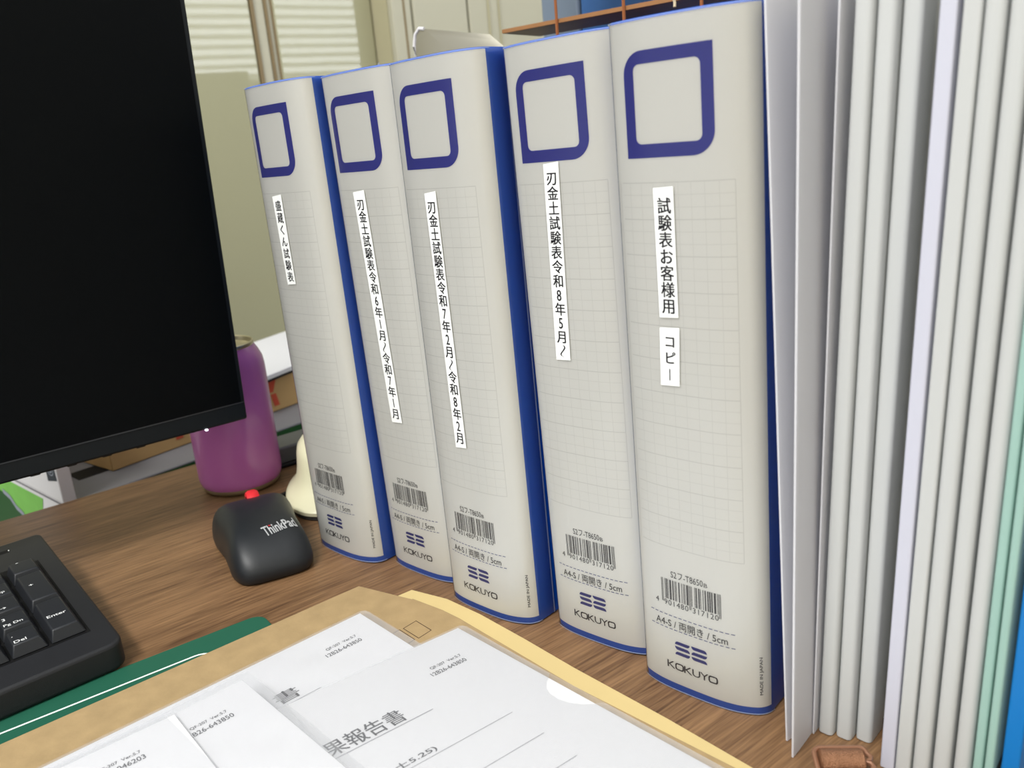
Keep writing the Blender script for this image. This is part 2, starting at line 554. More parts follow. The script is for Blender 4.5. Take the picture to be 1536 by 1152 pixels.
def strip(mb, u0, u1, v0, v1, off, step=2.0):
    n = max(1, int(abs(u1 - u0) / step + 0.999))
    us = [u0 + (u1 - u0) * i / n for i in range(n + 1)]
    vs = [(u, v0) for u in us] + [(u, v1) for u in us]
    return wrap(mb, vs, [(i, i + 1, n + 2 + i, n + 1 + i) for i in range(n)], off)

PRINT = 0.42          # artwork sits just in front of the paper
def square_frame():
    mb = MB()
    out = rounded(-20.6, 19.4, 248.6, 289.4, (0.01, 9, 0.01, 9), 10)
    inn = rounded(-15.6, 14.4, 254.0, 284.4, 2.6, 10)
    # dense radial matching
    def sample(path, n=160):
        L = [0.0]
        for i in range(len(path)): L.append(L[-1] + (Vector(path[(i + 1) % len(path)]) - Vector(path[i])).length)
        return path, L
    cx, cy = -0.6, 269.0
    def ray(path, a):
        d = Vector((math.cos(a), math.sin(a))); best = None
        for i in range(len(path)):
            p = Vector(path[i]) - Vector((cx, cy)); q = Vector(path[(i + 1) % len(path)]) - Vector((cx, cy)); e = q - p
            den = d.x * e.y - d.y * e.x
            if abs(den) < 1e-12: continue
            t = (p.x * e.y - p.y * e.x) / den; s = (p.x * d.y - p.y * d.x) / den
            if t > 0 and -1e-9 <= s <= 1 + 1e-9: best = t if best is None else max(best, t)
        return (cx + d.x * best, cy + d.y * best)
    angs = sorted([2 * PI * k / 200 for k in range(200)] + [math.atan2(p[1] - cy, p[0] - cx) % (2 * PI) for p in ((-20.6, 248.6), (19.4, 289.4))])
    o_ = [ray(out, a) for a in angs]; i_ = [ray(inn, a) for a in angs]
    n = len(angs)
    wrap(mb, o_ + i_, [(k, (k + 1) % n, n + (k + 1) % n, n + k) for k in range(n)], PRINT)
    return mb
def grid_lines():
    mb = MB()
    L_, R_, B_, T_ = -26.2, 26.3, 76.2, 238.8
    def h(v, wd): strip(mb, L_, R_, v - wd / 2, v + wd / 2, PRINT - 0.1)
    def ve(u, wd): strip(mb, u - wd / 2, u + wd / 2, B_, T_, PRINT - 0.1)
    n = 11; st = (T_ - B_) / n
    for i in range(n + 1):
        h(T_ - i * st, 0.30)
        if i < n:
            h(T_ - (i + 1 / 3) * st, 0.13); h(T_ - (i + 2 / 3) * st, 0.13)
    ve(L_, 0.26); ve(R_, 0.26)
    for k in range(1, 9): ve(L_ + (R_ - L_) * k / 9, 0.12)
    return mb
def barcode():
    mb = MB()
    Lc = ['0001101', '0011001', '0010011', '0111101', '0100011', '0110001', '0101111', '0111011', '0110111', '0001011']
    par = ['LLLLLL', 'LLGLGG', 'LLGGLG', 'LLGGGL', 'LGLLGG', 'LGGLLG', 'LGGGLL', 'LGLGLG', 'LGLGGL', 'LGGLGL']
    code = '4901480317120'
    inv = lambda s: ''.join('1' if c == '0' else '0' for c in s)
    bits = '101'
    for i in range(6):
        c = Lc[int(code[1 + i])]
        bits += c if par[int(code[0])][i] == 'L' else inv(c)[::-1]
    bits += '01010'
    for i in range(6): bits += inv(Lc[int(code[7 + i])])
    bits += '101'
    x0, x1 = -14.8, 15.9
    m = (x1 - x0) / len(bits)
    i = 0
    while i < len(bits):
        if bits[i] == '1':
            j = i
            while j < len(bits) and bits[j] == '1': j += 1
            guard = i < 3 or i >= 92 or 45 <= i < 50
            strip(mb, x0 + i * m, x0 + j * m - m * 0.06, 46.9 if guard else 48.9, 59.2, PRINT)
            i = j
        else: i += 1
    for k, ch in enumerate(code):
        if k == 0: u = -17.6
        elif k < 7: u = x0 + (3 + 7 * (k - 1) + 3.5) * m
        else: u = x0 + (50 + 7 * (k - 7) + 3.5) * m
        wrap(mb, *lettering(ch, u, 45.7, 2.7), PRINT)
    return mb
def small_print():
    mb = MB()
    vs, fs = fit('S2フ-T8650', -9.3, 7.4, 60.6, 63.9)
    v2, f2 = fit('B', 7.9, 9.6, 60.7, 62.7)
    wrap(mb, vs + v2, fs + [tuple(i + len(vs) for i in f) for f in f2], PRINT)
    return mb
def size_print():
    mb = MB()
    vs, fs = fit('A4-S / 両開き / 5cm', -19.0, 18.6, 34.0, 38.4, bold=0.006); wrap(mb, vs, fs, PRINT)
    return mb
def origin_print():
    mb = MB()
    vs, fs = fit('MADE IN JAPAN', 0, 19.5, 0, 1.8, bold=0.02)
    wrap(mb, [(33.6 - y, 10.5 + x) for x, y in vs], fs, PRINT)
    return mb
def dashes():
    mb = MB()
    for v in (40.3, 33.2):
        for k in range(17):
            u = -21.9 + k * (43.7 - 1.7) / 16
            strip(mb, u, u + 1.75, v - 0.16, v + 0.16, PRINT)
    return mb
def emblem():
    mb = MB()
    def leaf(x0, x1, y0, y1, slash):
        h = y1 - y0
        r = (0.01, h * .95, 0.01, h * .95) if slash else (h * .95, 0.01, h * .95, 0.01)
        o = rounded(x0, x1, y0, y1, r, 8)
        # elliptical corners: stretch horizontally
        vs = []
        for x, y in o: vs.append((x, y))
        wrap(mb, vs, [tuple(range(len(vs)))], PRINT)
    leaf(-8.7, -0.75, 25.8, 27.5, True); leaf(-8.7, -0.75, 23.1, 24.8, False); leaf(-8.7, -0.75, 20.3, 22.0, True)
    leaf(0.1, 8.2, 26.0, 27.7, False); leaf(0.1, 8.2, 23.2, 24.9, True); leaf(0.1, 8.2, 20.5, 22.2, False)
    return mb
def wordmark():
    mb = MB()
    x = -13.6
    for ch, wd in (('K', 4.6), ('O', 5.0), ('K', 4.6), ('U', 4.3), ('Y', 4.4), ('O', 5.0)):
        if ch == 'O':
            o = rounded(x, x + wd - 0.25, 11.8, 15.6, 1.2, 4); i = rounded(x + 0.75, x + wd - 1.0, 12.45, 14.95, 0.7, 4)
            n = len(o); wrap(mb, o + i, [(k, (k + 1) % n, n + (k + 1) % n, n + k) for k in range(n)], PRINT)
        else:
            vs, fs = fit(ch, x, x + wd - 0.15, 11.8, 15.6); wrap(mb, vs, fs, PRINT)
        x += wd - 0.15
    return mb
def cover_mb():
    mb = MB(); inn = offset(cov, -2.0); n = len(cov)
    vs = [(x, y, z) for z in (0, BH) for x, y in cov] + [(x, y, z) for z in (0, BH) for x, y in inn]
    fs = []
    for i in range(n - 1):
        fs += [(i, i + 1, n + i + 1, n + i), (2 * n + i + 1, 2 * n + i, 3 * n + i, 3 * n + i + 1), (n + i, n + i + 1, 3 * n + i + 1, 3 * n + i), (i + 1, i, 2 * n + i, 2 * n + i + 1)]
    fs += [(0, n, 3 * n, 2 * n), (n - 1, 3 * n - 1, 4 * n - 1, 2 * n - 1)]
    return mb.add(vs, fs)
_proto = {}
def part_of(root, key, name, fn, m, parent=None, **k):
    """first binder builds the mesh, the others share it"""
    if key not in _proto:
        _proto[key] = fn().build(name, m, parent or root, **k)
        return _proto[key]
    c = _proto[key].copy(); COL.objects.link(c); c.parent = parent or root
    return c
def sheet_mb():
    mb = MB(); p = [spt(u, 0.3) for u in [-29.5 + 0.5 * i for i in range(8)]] + [spt(-26 + i, 0.3) for i in range(53)] + [spt(26 + 0.5 * i, 0.3) for i in range(1, 24)]
    return mb.wall(p, 4.0, 300.6)
def film_mb():
    mb = MB(); p = offset(cov[1:-1], 0.6)
    p = [(-30.6, 22.0)] + p[1:-1] + [(34.6, 23.0)]
    return mb.wall(p, 0.6, 301.2)
def seam_mb():
    mb = MB()
    f = lambda y, o: (34.2 - (y - 13) * 0.0196 + o, y)
    for y0, y1 in ((22.2, 23.2),):
        mb.wall([f(y0, 0.9), f(y1, 0.9)], 0.6, 301.2)
    p = offset(SP, 0.95)
    mb.wall(p, 0.6, 1.15); mb.wall(p, 300.8, 301.2)
    return mb
def pages_mb():
    return MB().prism([(-24, 236), (-26.5, 40), (-22, 30), (24, 30), (29.5, 40), (27, 236)], 6, 297)

def binder(idx, x, y, yaw, roll, pitch, label, tapes):
    b = thing('ring_binder', label, 'binder', mmv(x, y, 0), (R(pitch), R(roll), R(yaw)), 'white-spined blue ring binders in a row')
    part_of(b, 'cover', 'cover', cover_mb, M_blue, smooth=True)
    part_of(b, 'pages', 'pages', pages_mb, M_paper)
    sh = part_of(b, 'sheet', 'spine_sheet', sheet_mb, M_spine, smooth=True)
    part_of(b, 'grid', 'ruled_grid', grid_lines, M_grid, sh)
    part_of(b, 'frame', 'square_frame', square_frame, M_ink_blue, sh)
    part_of(b, 'code', 'barcode', barcode, M_ink_grey, sh)
    part_of(b, 'small', 'model_print', small_print, M_ink_grey, sh)
    part_of(b, 'size', 'size_print', size_print, M_ink_grey, sh)
    part_of(b, 'dash', 'dashed_lines', dashes, M_ink_logo, sh)
    part_of(b, 'emblem', 'emblem', emblem, M_ink_logo, sh)
    part_of(b, 'word', 'wordmark', wordmark, M_ink_word, sh)
    part_of(b, 'origin', 'origin_print', origin_print, M_ink_grey, sh)
    part_of(b, 'film', 'clear_pocket', film_mb, M_film, smooth=True)
    part_of(b, 'seam', 'pocket_seam', seam_mb, M_seam)
    for (tl, tr, bl, br), text, first, last, h in tapes:
        tp = MB()
        n = 24
        us = [i / 4 for i in range(5)]; vs_ = [1 - i / n for i in range(n + 1)]
        def P(s, t):                     # s across, t up
            a = Vector(bl).lerp(Vector(br), s); c = Vector(tl).lerp(Vector(tr), s)
            return a.lerp(c, t)
        tp.grid(lambda s, t: (lambda q: (*spt(q[0], 1.0), q[1]))(P(s, t)), us, vs_[::-1])
        to = tp.build('label_strip', M_tape, b, solid=0.15)
        tm = MB()
        n = len(text)
        for i, ch in enumerate(text):
            t = first + (last - first) * (i / max(1, n - 1))
            c = P(0.5, t)
            d = (P(0.5, 1) - P(0.5, 0)).normalized()      # up along the strip
            wv = Vector((1, 0))
            rotv = ch in '～ー'
            if ch == '～':
                seq = [(-0.06, 0.46), (0.05, 0.46), (0.12, 0.38), (0.14, 0.24), (0.06, 0.04), (-0.05, -0.16), (-0.10, -0.30), (-0.06, -0.42), (0.06, -0.50)]
                g = []; fs = []
                for k, (gx, gy) in enumerate(seq):
                    wd = 0.018 + 0.022 * math.sin(PI * k / (len(seq) - 1))
                    g += [(gx - wd, gy), (gx + wd, gy)]
                fs = [(2 * k, 2 * k + 1, 2 * k + 3, 2 * k + 2) for k in range(len(seq) - 1)]
                g = [(gx * 1.7 - 0.02, gy * 0.92) for gx, gy in g]
            elif ch == 'ー':
                g = [(-0.05, -0.45), (0.04, -0.45), (0.04, 0.4), (-0.05, 0.4)]; fs = [(0, 1, 2, 3)]
            else:
                dig = ch.isascii()
                g0, fs = glyphs(ch, 1.0, thin_h=0.010 if dig else 0.016, bold=0.020 if dig else 0.028)
                a_, b_, c_, d_ = bounds(g0)
                if dig:
                    g = [((px - (a_ + b_) / 2) * 0.9, (py - (c_ + d_) / 2) * 1.12) for px, py in g0]
                else:
                    g = [(px - 0.47, py - 0.36) for px, py in g0]
            vs = []
            for px, py in g:
                q = c + wv * (px * h[0]) + d * (py * h[1])
                vs.append((q.x, q.y))
            wrap(tm, vs, fs, 1.22)
        tm.build('lettering', M_black, to)
    return b
G = (-1, 1)
binder(1, -132.25, -4.24, -0.61, -1.07, 0.02, 'white-spined blue binder beside the black mouse, far left end of the row',
       [(((-9.2, 237.1), (0.9, 238.1), (-8.1, 183.1), (1.2, 183.8)), '盛蔵くん試験表', 0.885, 0.085, (6.6, 6.6))])
binder(2, -65.2, 9.11, 0.75, -1.0, 0.68, 'white-spined blue binder whose long label runs from 6 to 7, set back second from left',
       [(((-8.8, 237.7), (1.4, 238.6), (-4.5, 101.2), (4.7, 101.8)), '刃金土試験表令和6年1月～令和7年1月', 0.945, 0.04, (6.8, 6.9))])
binder(3, 0, 0, -0.05, -0.89, -0.21, 'white-spined blue binder whose long label runs from 7 to 8, middle of the row',
       [(((-7.4, 236.6), (1.3, 237.6), (-5.7, 99.9), (2.6, 100.7)), '刃金土試験表令和7年2月～令和8年2月', 0.945, 0.04, (6.6, 6.9))])
binder(4, 71.76, 14.04, 1.74, -1.33, 0.03, 'white-spined blue binder whose label touches the blue square, second from right',
       [(((-6.5, 247.6), (2.4, 248.4), (-9.2, 154.4), (-0.45, 154.75)), '刃金土試験表令和8年5月～', 0.925, 0.05, (6.6, 6.7))])
binder(5, 137.05, 4.54, 1.51, -0.35, 0.51, 'white-spined blue binder with two separate label strips, nearest at right end of the row',
       [(((-8.2, 236.8), (1.25, 237.3), (-7.9, 183.5), (1.2, 183.9)), '試験表お客様用', 0.86, 0.09, (6.7, 6.9)),
        (((-8.2, 179.2), (1.4, 179.6), (-8.9, 153.7), (0.35, 154.2)), 'コピー', 0.76, 0.2, (5.8, 6.0))])

# ------------------------------------------------------------ rail files, sleeves and folders right of the binders
def upright(name, label, cat, x, y, yaw, lean, group):
    return thing(name, label, cat, mmv(x, y, 0.3), (0, R(lean), R(yaw)), group)
def rail_outline(wd, dep=13.0, r=2.0):
    return rounded(0, wd, 0, dep, (r, r, 0.3, 0.3), 5)
def rail_file(x, y, yaw, lean, wd, label, m=M_rail, cm=M_cover, group='rail files leaning right of the binders', r=2.0, z=0.0, h=311):
    t = upright('rail_file', label, 'file', x, y, yaw, lean, group)
    MB().prism(rail_outline(wd, r=r), z, z + h).build('spine_rail', m, t, smooth=True, bev=0.8)
    MB().prism([(1.2, 13), (wd - 1.2, 13), (wd - 1.6, 222), (1.6, 222)], z + 2, z + h - 2).build('cover', cm, t, bev=0.5)
    return t
rail_file(193.0, 15.5, 0.5, 1.72, 6.4, 'pale grey rail file nearest the binders, beside the frosted sleeves', z=0.3)
rail_file(200.0, 17.5, 0.5, 1.72, 6.6, 'pale grey rail file standing second right of the frosted sleeves', z=0.0)
rail_file(207.2, 21.0, 0.5, 1.72, 6.8, 'pale grey rail file directly left of the dark gap', z=0.0)
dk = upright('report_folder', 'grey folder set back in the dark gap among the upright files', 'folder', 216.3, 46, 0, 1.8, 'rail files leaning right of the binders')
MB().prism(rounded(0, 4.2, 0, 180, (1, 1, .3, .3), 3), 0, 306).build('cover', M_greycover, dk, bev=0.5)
rail_file(222.0, 10.5, 0, 1.85, 5.4, 'cool white rail file directly right of the dark gap', M_raillav, r=0.8)
rail_file(227.9, 10.5, 0, 2.05, 5.6, 'pale grey rail file touching the cool white file on its right', r=1.0)
rail_file(234.2, 10.5, 0, 2.0, 6.2, 'pale grey rail file standing second right of the cool white file', r=2.2)
rail_file(241.6, 10.5, 0, 1.95, 6.2, 'pale grey rail file standing third right of the cool white file', r=2.2)
rail_file(249.0, 10.5, 0, 1.9, 6.0, 'pale grey rail file touching the pale teal files', r=2.6)
def press_file(x, y, lean, wd, label, m, name='pressboard_file'):
    t = upright(name, label, 'file', x, y, 0, lean, 'coloured files at the right end')
    MB().prism(rounded(0, wd, 0, 226, (0.9, 0.9, .3, .3), 3), 0, 309).build('cover', m, t, smooth=True, bev=0.4)
    return t
press_file(256.2, 9.5, 1.7, 3.3, 'slim pale teal file touching the pale grey rail files', M_teal)
tf = press_file(260.4, 8.0, 1.7, 3.0, 'slim pale teal file with dark elastic, beside the azure folder', M_teal)
MB().tube([(3.3, 0.2, 16), (3.4, 8, 19.5), (3.4, 60, 40)], 0.45, 6).build('elastic', M_cable, tf)
MB().lathe([(0, -0.6), (1.1, -0.4), (1.1, 0.4), (0, 0.6)], 10, (3.2, -0.3, 16)).build('clasp', M_tin, tf)
press_file(265.4, 10.0, 1.7, 6.0, 'azure blue plastic folder at the far right end of the files', M_azure, 'plastic_folder')

def sleeve(x, y, yaw, lean, label, th, dep, h, bow):
    t = upright('document_sleeve', label, 'document', x, y, yaw, lean, 'frosted document sleeves beside the last binder')
    mb = MB()
    ys = [0, 3, 7, 12, 18, 26, 40, 60, 90, 130, 170, dep]
    out = [(bow * (1 - math.exp(-y_ / 11.0)), y_) for y_ in ys]
    loop = [(px + th, py) for px, py in out] + [(px, py) for px, py in reversed(out)]
    mb.prism(loop, 0, h).build('sleeve', M_sleeve, t, smooth=True)
    pg = [(px + th * 0.3, py) for px, py in out[:-1]]
    MB().prism([(px + th * 0.7, py + 1.0) for px, py in out[:-1]] + [(px, py + 1.0) for px, py in reversed(pg)], 2, h + 3).build('pages', M_paper, t, smooth=True)
    return t
sleeve(185.0, 2.0, 4.2, -1.65, 'frosted document sleeve touching the right side of the last binder', 0.7, 206, 300, 3.6)
sleeve(191.6, -6.0, 4.2, 0.15, 'frosted document sleeve with its front corner nearest the copper clip', 0.8, 214, 300, 0.6)
sleeve(191.9, 13.0, 3.6, 1.1, 'thin frosted document sleeve set back before the first rail file', 0.6, 205, 300, 0.3)

# ------------------------------------------------------------ copper clip
clip = thing('copper_clip', 'copper coloured clip with a glittery roller lying before the rail files', 'clip', mmv(213.4, -3.4, 0), (0, 0, R(38)))
fr = []
base = rounded(-13, 11, -7.5, 7.5, 3.2, 5)
for px, py in base: fr.append((px, py))
ring = []
for px, py in fr:
    ring.append((px, py, 8.0 + 0.12 * py))
# heart-shaped notch at the right end
ring2 = []
for px, py, pz in ring:
    if px > 7.8 and abs(py) < 5.2: px -= 0
    ring2.append((px, py, pz))
lo = [p for p in ring2 if not (p[0] > 10.9)]
pre = rounded(-13, 11, -7.5, 7.5, 3.2, 5)
path = []
for (px, py) in pre:
    path.append((px, py, 8 + 0.25 * py))
k = max(i for i, p in enumerate(path) if p[1] < 0 and p[0] > 10.5)
path = path[:k + 1] + [(12.2, -2.6, 7.4), (11.4, -0.9, 7.8), (8.6, 0.0, 8.0), (11.4, 0.9, 8.2), (12.2, 2.6, 8.6)] + path[k + 1:]
MB().tube(path, 1.25, 8, closed=True).build('frame', M_copper, clip, smooth=True)
rl = MB()
n = 14; vs = []; fs = []
for i, (xx, rr) in enumerate([(-11.2, 0.3), (-11.2, 3.6), (-10.4, 4.6), (8.2, 4.6), (8.8, 3.8), (8.8, 0.3)]):
    for k in range(n):
        a = 2 * PI * k / n; vs.append((xx, 1.6 + rr * 1.25 * math.cos(a), 8.2 + rr * 0.95 * math.sin(a)))
for i in range(5):
    for k in range(n): fs.append((i * n + k, i * n + (k + 1) % n, (i + 1) * n + (k + 1) % n, (i + 1) * n + k))
rl.add(vs, fs).build('roller', M_glitter, clip, smooth=True)
MB().prism(rounded(-12, 10, -13, 5, 2.5, 4), 0, 3.6).build('base', M_copper, clip, bev=0.8)
clip.scale = (0.87, 0.87, 0.87)

# ------------------------------------------------------------ monitor
MO = Vector((-0.2342, 0.0, 0.0777))
mon = thing('monitor', 'black computer monitor at left, switched off, above the keyboard', 'monitor', (-0.2342 - 0.0285, 0, 0), (0, 0, 0))
mon.location = (-0.2342, 0.0, 0.0)
mon.rotation_euler = (0, 0, R(81))          # local x runs right along the screen, -y faces the user
mb = MB(); mb.prism(rounded(-540, 0, 0, 24, (2, 2, 6, 6), 4), 77.7, 77.7 + 330)
hs = mb.build('housing', M_bezel, mon, smooth=True, bev=1.5)
# the photo shows the panel turned a touch clockwise
for v in hs.data.vertices: v.co.x += (v.co.z - 0.0777) * 0.0262
sc_ = MB().quad((-536, -0.4, 91.5), (0.3 - 3.2, -0.4, 91.5), (-3.2 + 8.2, -0.4, 403.5), (-528, -0.4, 403.5)).build('screen', M_screen, mon)
MB().quad((-538, -0.7, 90.7), (-0.6, -0.7, 90.7), (-0.6, -0.7, 91.5), (-538, -0.7, 91.5)).build('panel_edge', mat('dark panel edge', (44, 46, 50), 0.3), mon)
led = MB().box(-31.6, -29.6, -0.9, 1.5, 76.9, 78.1).build('power_light', M_led, mon, bev=0.4)
for k in range(4):
    MB().box(-78 - k * 22, -72 - k * 22, 3.5, 8, 76.4, 78).build('button', M_bezel, mon, bev=0.4)
MB().box(-320, -240, 24, 110, 120, 200).box(-320, -240, 90, 120, 3, 200).build('stand_neck', M_bezel, mon, bev=4)
MB().prism(rounded(-390, -170, 52, 146, 20, 6), 0, 5).build('stand_base', M_bezel, mon, bev=1.5)

# ------------------------------------------------------------ keyboard
kb = thing('keyboard', 'black wired keyboard at left, its number pad corner on the green mat', 'keyboard', mmv(-120.1, -156.6, 2.2), (0, 0, R(85)))
SL = 15.0 / 155.0
def ktop(x, y): return 15.8 + SL * y
body = rounded(-440, 2.4, -2.0, 156, (8, 9, 4, 4), 6)
MB().prism(body, lambda x, y: 0.2 + 0.075 * max(y, 0), ktop).build('body', M_kbd, kb, smooth=True, bev=2.0, seg=3)
for xx in (-420, -30):
    MB().box(xx, xx + 18, 146, 152, -2.1, 12).build('foot', M_kbd, kb)
wl = MB()
for x0, x1 in ((-84.5, -8.6), (-154, -94), (-426, -164)):
    wl.quad((x0, 19.0, ktop(0, 19.0) + 0.25), (x1, 19.0, ktop(0, 19.0) + 0.25), (x1, 118.6, ktop(0, 118.6) + 0.25), (x0, 118.6, ktop(0, 118.6) + 0.25))
wl.build('key_well', M_well, kb)
sm = MB()
o_ = rounded(-31, -18.5, 142.5, 146.0, 1.7, 5)
sm.prism(o_, lambda x, y: ktop(x, y) - 0.5, lambda x, y: ktop(x, y) + 0.12)
sm.build('light_slot', M_well, kb)
MB().prism(rounded(-19.6, -18.9, 143.6, 145.2, 0.3, 2), lambda x, y: ktop(x, y), lambda x, y: ktop(x, y) + 0.25).build('light_mark', M_legend, kb)
def keycap(wd, dp):
    """local origin at the front left corner of the cap"""
    mb = MB(); h = 6.6
    b = [(0, 0), (wd, 0), (wd, dp), (0, dp)]
    tp = [(2.2, 2.6), (wd - 2.9, 2.6), (wd - 2.9, dp - 1.6), (2.2, dp - 1.6)]
    vs = [(x, y, SL * y) for x, y in b] + [(x, y, h + SL * y) for x, y in tp]
    return mb.add(vs, [(0, 1, 5, 4), (1, 2, 6, 5), (2, 3, 7, 6), (3, 0, 4, 7), (4, 5, 6, 7), (3, 2, 1, 0)])
_caps = {}
def key(a, wpos, wd=17.9, dp=17.8, legends=()):
    """a: distance of the cap's right side left of the keyboard corner; wpos: distance back"""
    kx = (wd, dp)
    loc = mmv(-a - wd, wpos, ktop(0, wpos) + 0.35)
    if kx not in _caps:
        o = keycap(wd, dp).build('key', M_key, kb, bev=0.7, loc=loc); _caps[kx] = o
    else:
        o = _caps[kx].copy(); COL.objects.link(o); o.parent = kb; o.location = loc
    if legends:
        mb = MB()
        for s, cx, cy, h in legends:
            vs, fs = lettering(s, 0, 0, h, 'c', sx=1.25, bold=0.012)
            mb.add([(x + cx, y + cy, 6.75 + SL * (y + cy)) for x, y in vs], orient_up(fs, vs))
        mb.build('legend', M_legend, o)
    return o
W0 = 20.0; PT = 18.7
key(10.2, W0, 17.9, 36.6, [('Enter', 8.3, 15.2, 2.5)])
key(10.2, W0 + 2 * PT, 17.9, 36.6, [('+', 6.2, 19.2, 2.6)])
key(10.2, W0 + 4 * PT, 17.9, 17.8, [('-', 6.6, 14.0, 3.0)])
cols = [29.4, 48.2, 67.0]
num = [[('3', 'Pg Dn'), ('2', '↓'), ('1', 'End')], [('6', '→'), ('5', ''), ('4', '←')], [('9', 'Pg Up'), ('8', '↑'), ('7', 'Home')]]
key(29.4, W0, 17.9, 17.8, [('.', 3.6, 10.3, 2.4), ('Del', 6.2, 3.6, 2.5)])
key(48.2, W0, 36.7, 17.8, [('0', 3.6, 9.3, 2.5), ('Ins', 4.8, 4.0, 2.3)])
for r_ in range(3):
    for c_ in range(3):
        a, b = num[r_][c_]
        lg = [(a, 4.2, 10.6, 2.5)]
        if b: lg.append((b, 7.6 if len(b) > 2 else 7.2, 4.6, 2.2))
        key(cols[c_], W0 + (r_ + 1) * PT, 17.9, 17.8, lg)
for c_, s in enumerate(('*', '/', 'Num')):
    key(cols[c_], W0 + 4 * PT, 17.9, 17.8, [(s, 7, 8, 2.4)])
for r_ in range(5):
    for c_ in range(3):
        if r_ in (2, ) or (r_ == 1 and c_ != 1): continue
        key(95.5 + c_ * PT, W0 + r_ * PT)
    for c_ in range(13):
        key(166 + c_ * PT + (r_ % 3) * 4, W0 + r_ * PT)

# ------------------------------------------------------------ mouse
ms = thing('computer_mouse', 'black wired mouse with red wheel beside the leftmost binder', 'mouse', mmv(-181.5, -33, 0), (0, 0, R(-110 + 180)))
# local: +y towards the front (wheel), x to the right for the user
def mouse_half(yy):
    """half widths at position yy (-1 rear .. 1 front)"""
    return 28.6 + 1.4 * yy - 2.6 * math.exp(-((yy + 0.1) / 0.45) ** 2)
def mouse_outline(th):
    cx, sy = math.cos(th), math.sin(th)
    e = 0.42
    ux = math.copysign(abs(cx) ** e, cx); uy = math.copysign(abs(sy) ** e, sy)
    return ux * mouse_half(uy), uy * 50.0
mb = MB(); vs = []; fs = []; n = 64
levels = [(0.955, 0.8), (0.985, 2.4), (1.0, 6.0)]
for sc, z in levels:
    for k in range(n):
        x, y = mouse_outline(2 * PI * k / n); vs.append((x * sc, y * sc, z))
def mouse_top(x, y):
    t = y / 50.0
    return 32.0 - 10.0 * (t - 0.15) ** 2 - 16.0 * max(0, t - 0.55) ** 2
rad = [0.985, 0.96, 0.92, 0.86, 0.78, 0.68, 0.55, 0.4, 0.22, 0.0]
for r_ in rad:
    for k in range(n):
        x, y = mouse_outline(2 * PI * k / n)
        zt = mouse_top(x * r_, y * r_)
        edge = 6.0 + (zt - 6.0) * (1 - r_ ** 6.5) ** 0.6
        vs.append((x * r_ * (1 if r_ < .985 else 1), y * r_, edge))
m_ = len(levels) + len(rad)
for i in range(m_ - 1):
    for k in range(n): fs.append((i * n + k, i * n + (k + 1) % n, (i + 1) * n + (k + 1) % n, (i + 1) * n + k))
fs.append(tuple(range(n - 1, -1, -1)))
mb.add(vs, fs)
mb.build('shell', M_mouse, ms, smooth=True)
def mouse_z(x, y):
    # height of the shell over (x, y)
    th = math.atan2(y / 50.0, x / 26.0)
    best = 0
    lo_, hi_ = 0.0, 1.0
    q_ = mouse_half(max(-1, min(1, y / 50.0)))
    r_ = min(0.99, (abs(x / q_) ** 4.76 + abs(y / 50.0) ** 4.76) ** (1 / 4.76))
    return 6.0 + (mouse_top(x, y) - 6.0) * (1 - r_ ** 6.5) ** 0.6
wv = MB(); prof = []
vs = []; fs = []
for i, (xx, rr) in enumerate([(-1.6, 6), (-1.4, 8.6), (0.6, 9.8), (5.0, 9.8), (7.0, 8.6), (7.2, 6)]):
    for k in range(20):
        a = 2 * PI * k / 20; vs.append((xx, 33 + rr * math.cos(a), mouse_z(0, 33) - 5.0 + rr * math.sin(a)))
for i in range(5):
    for k in range(20): fs.append((i * 20 + k, i * 20 + (k + 1) % 20, (i + 1) * 20 + (k + 1) % 20, (i + 1) * 20 + k))
wv.add(vs, fs).build('scroll_wheel', M_red, ms, smooth=True)
lg = MB()
vs, fs = fit('ThinkPad', -4.5, 17.6, -31.5, -22.5, bold=0.02)
_c, _s = math.cos(R(11)), math.sin(R(11))
vs = [(8.6 + (x - 6.5) * _c - (y + 27) * _s, -27 + (x - 6.5) * _s + (y + 27) * _c) for x, y in vs]
lg.add([(x, y, mouse_z(x, y) + 0.5) for x, y in vs], orient_up(fs, vs))
lg.build('lettering', M_logo, ms)
dt = MB().lathe([(0.0, 0.7), (0.75, 0.7)], 10)
dt.v = [(x + 2.8, y - 24.8, mouse_z(2.8, -24.8) + z - 0.05) for x, y, z in dt.v]
dt.build('red_dot', M_red, ms)
cb = MB().tube([(0, 46, 5), (2, 60, 4), (14, 78, 2.6), (40, 92, 2.2), (80, 100, 2.2), (140, 96, 2.2), (180, 90, 2.2)], 2.0, 8)
cb.build('cable', M_cable, ms, smooth=True)

# ------------------------------------------------------------ can, cream stand, grey pad
cn = thing('drink_can', 'purple drink can behind the corner of the monitor', 'can', mmv(-311.5, 26, 0))
MB().lathe([(31.2, 5.0), (32.2, 6.6), (33.1, 9.8), (33.4, 13), (33.4, 100), (32.6, 106), (30.6, 111), (28.2, 115.5), (27.2, 117.0)], 64).build('body', M_can, cn, smooth=True)
MB().lathe([(0.1, 4.5), (20, 3.5), (24, 0.4), (26.0, 0.3), (28.4, 0.4), (30.0, 1.6), (31.2, 3.4), (31.5, 5.2)], 64).build('base_rim', M_tin, cn, smooth=True)
ld = MB().lathe([(27.2, 116.9), (27.9, 118.3), (27.6, 119.8), (26.8, 120.4), (25.9, 119.8), (25.4, 116.5), (24.2, 115.6), (0.1, 115.6)], 64).build('lid', M_tin, cn, smooth=True)
MB().prism(rounded(-7, 8, -5, 5, 4.5, 6), 115.9, 117.0).build('pull_tab', M_tin, ld, bev=0.3)
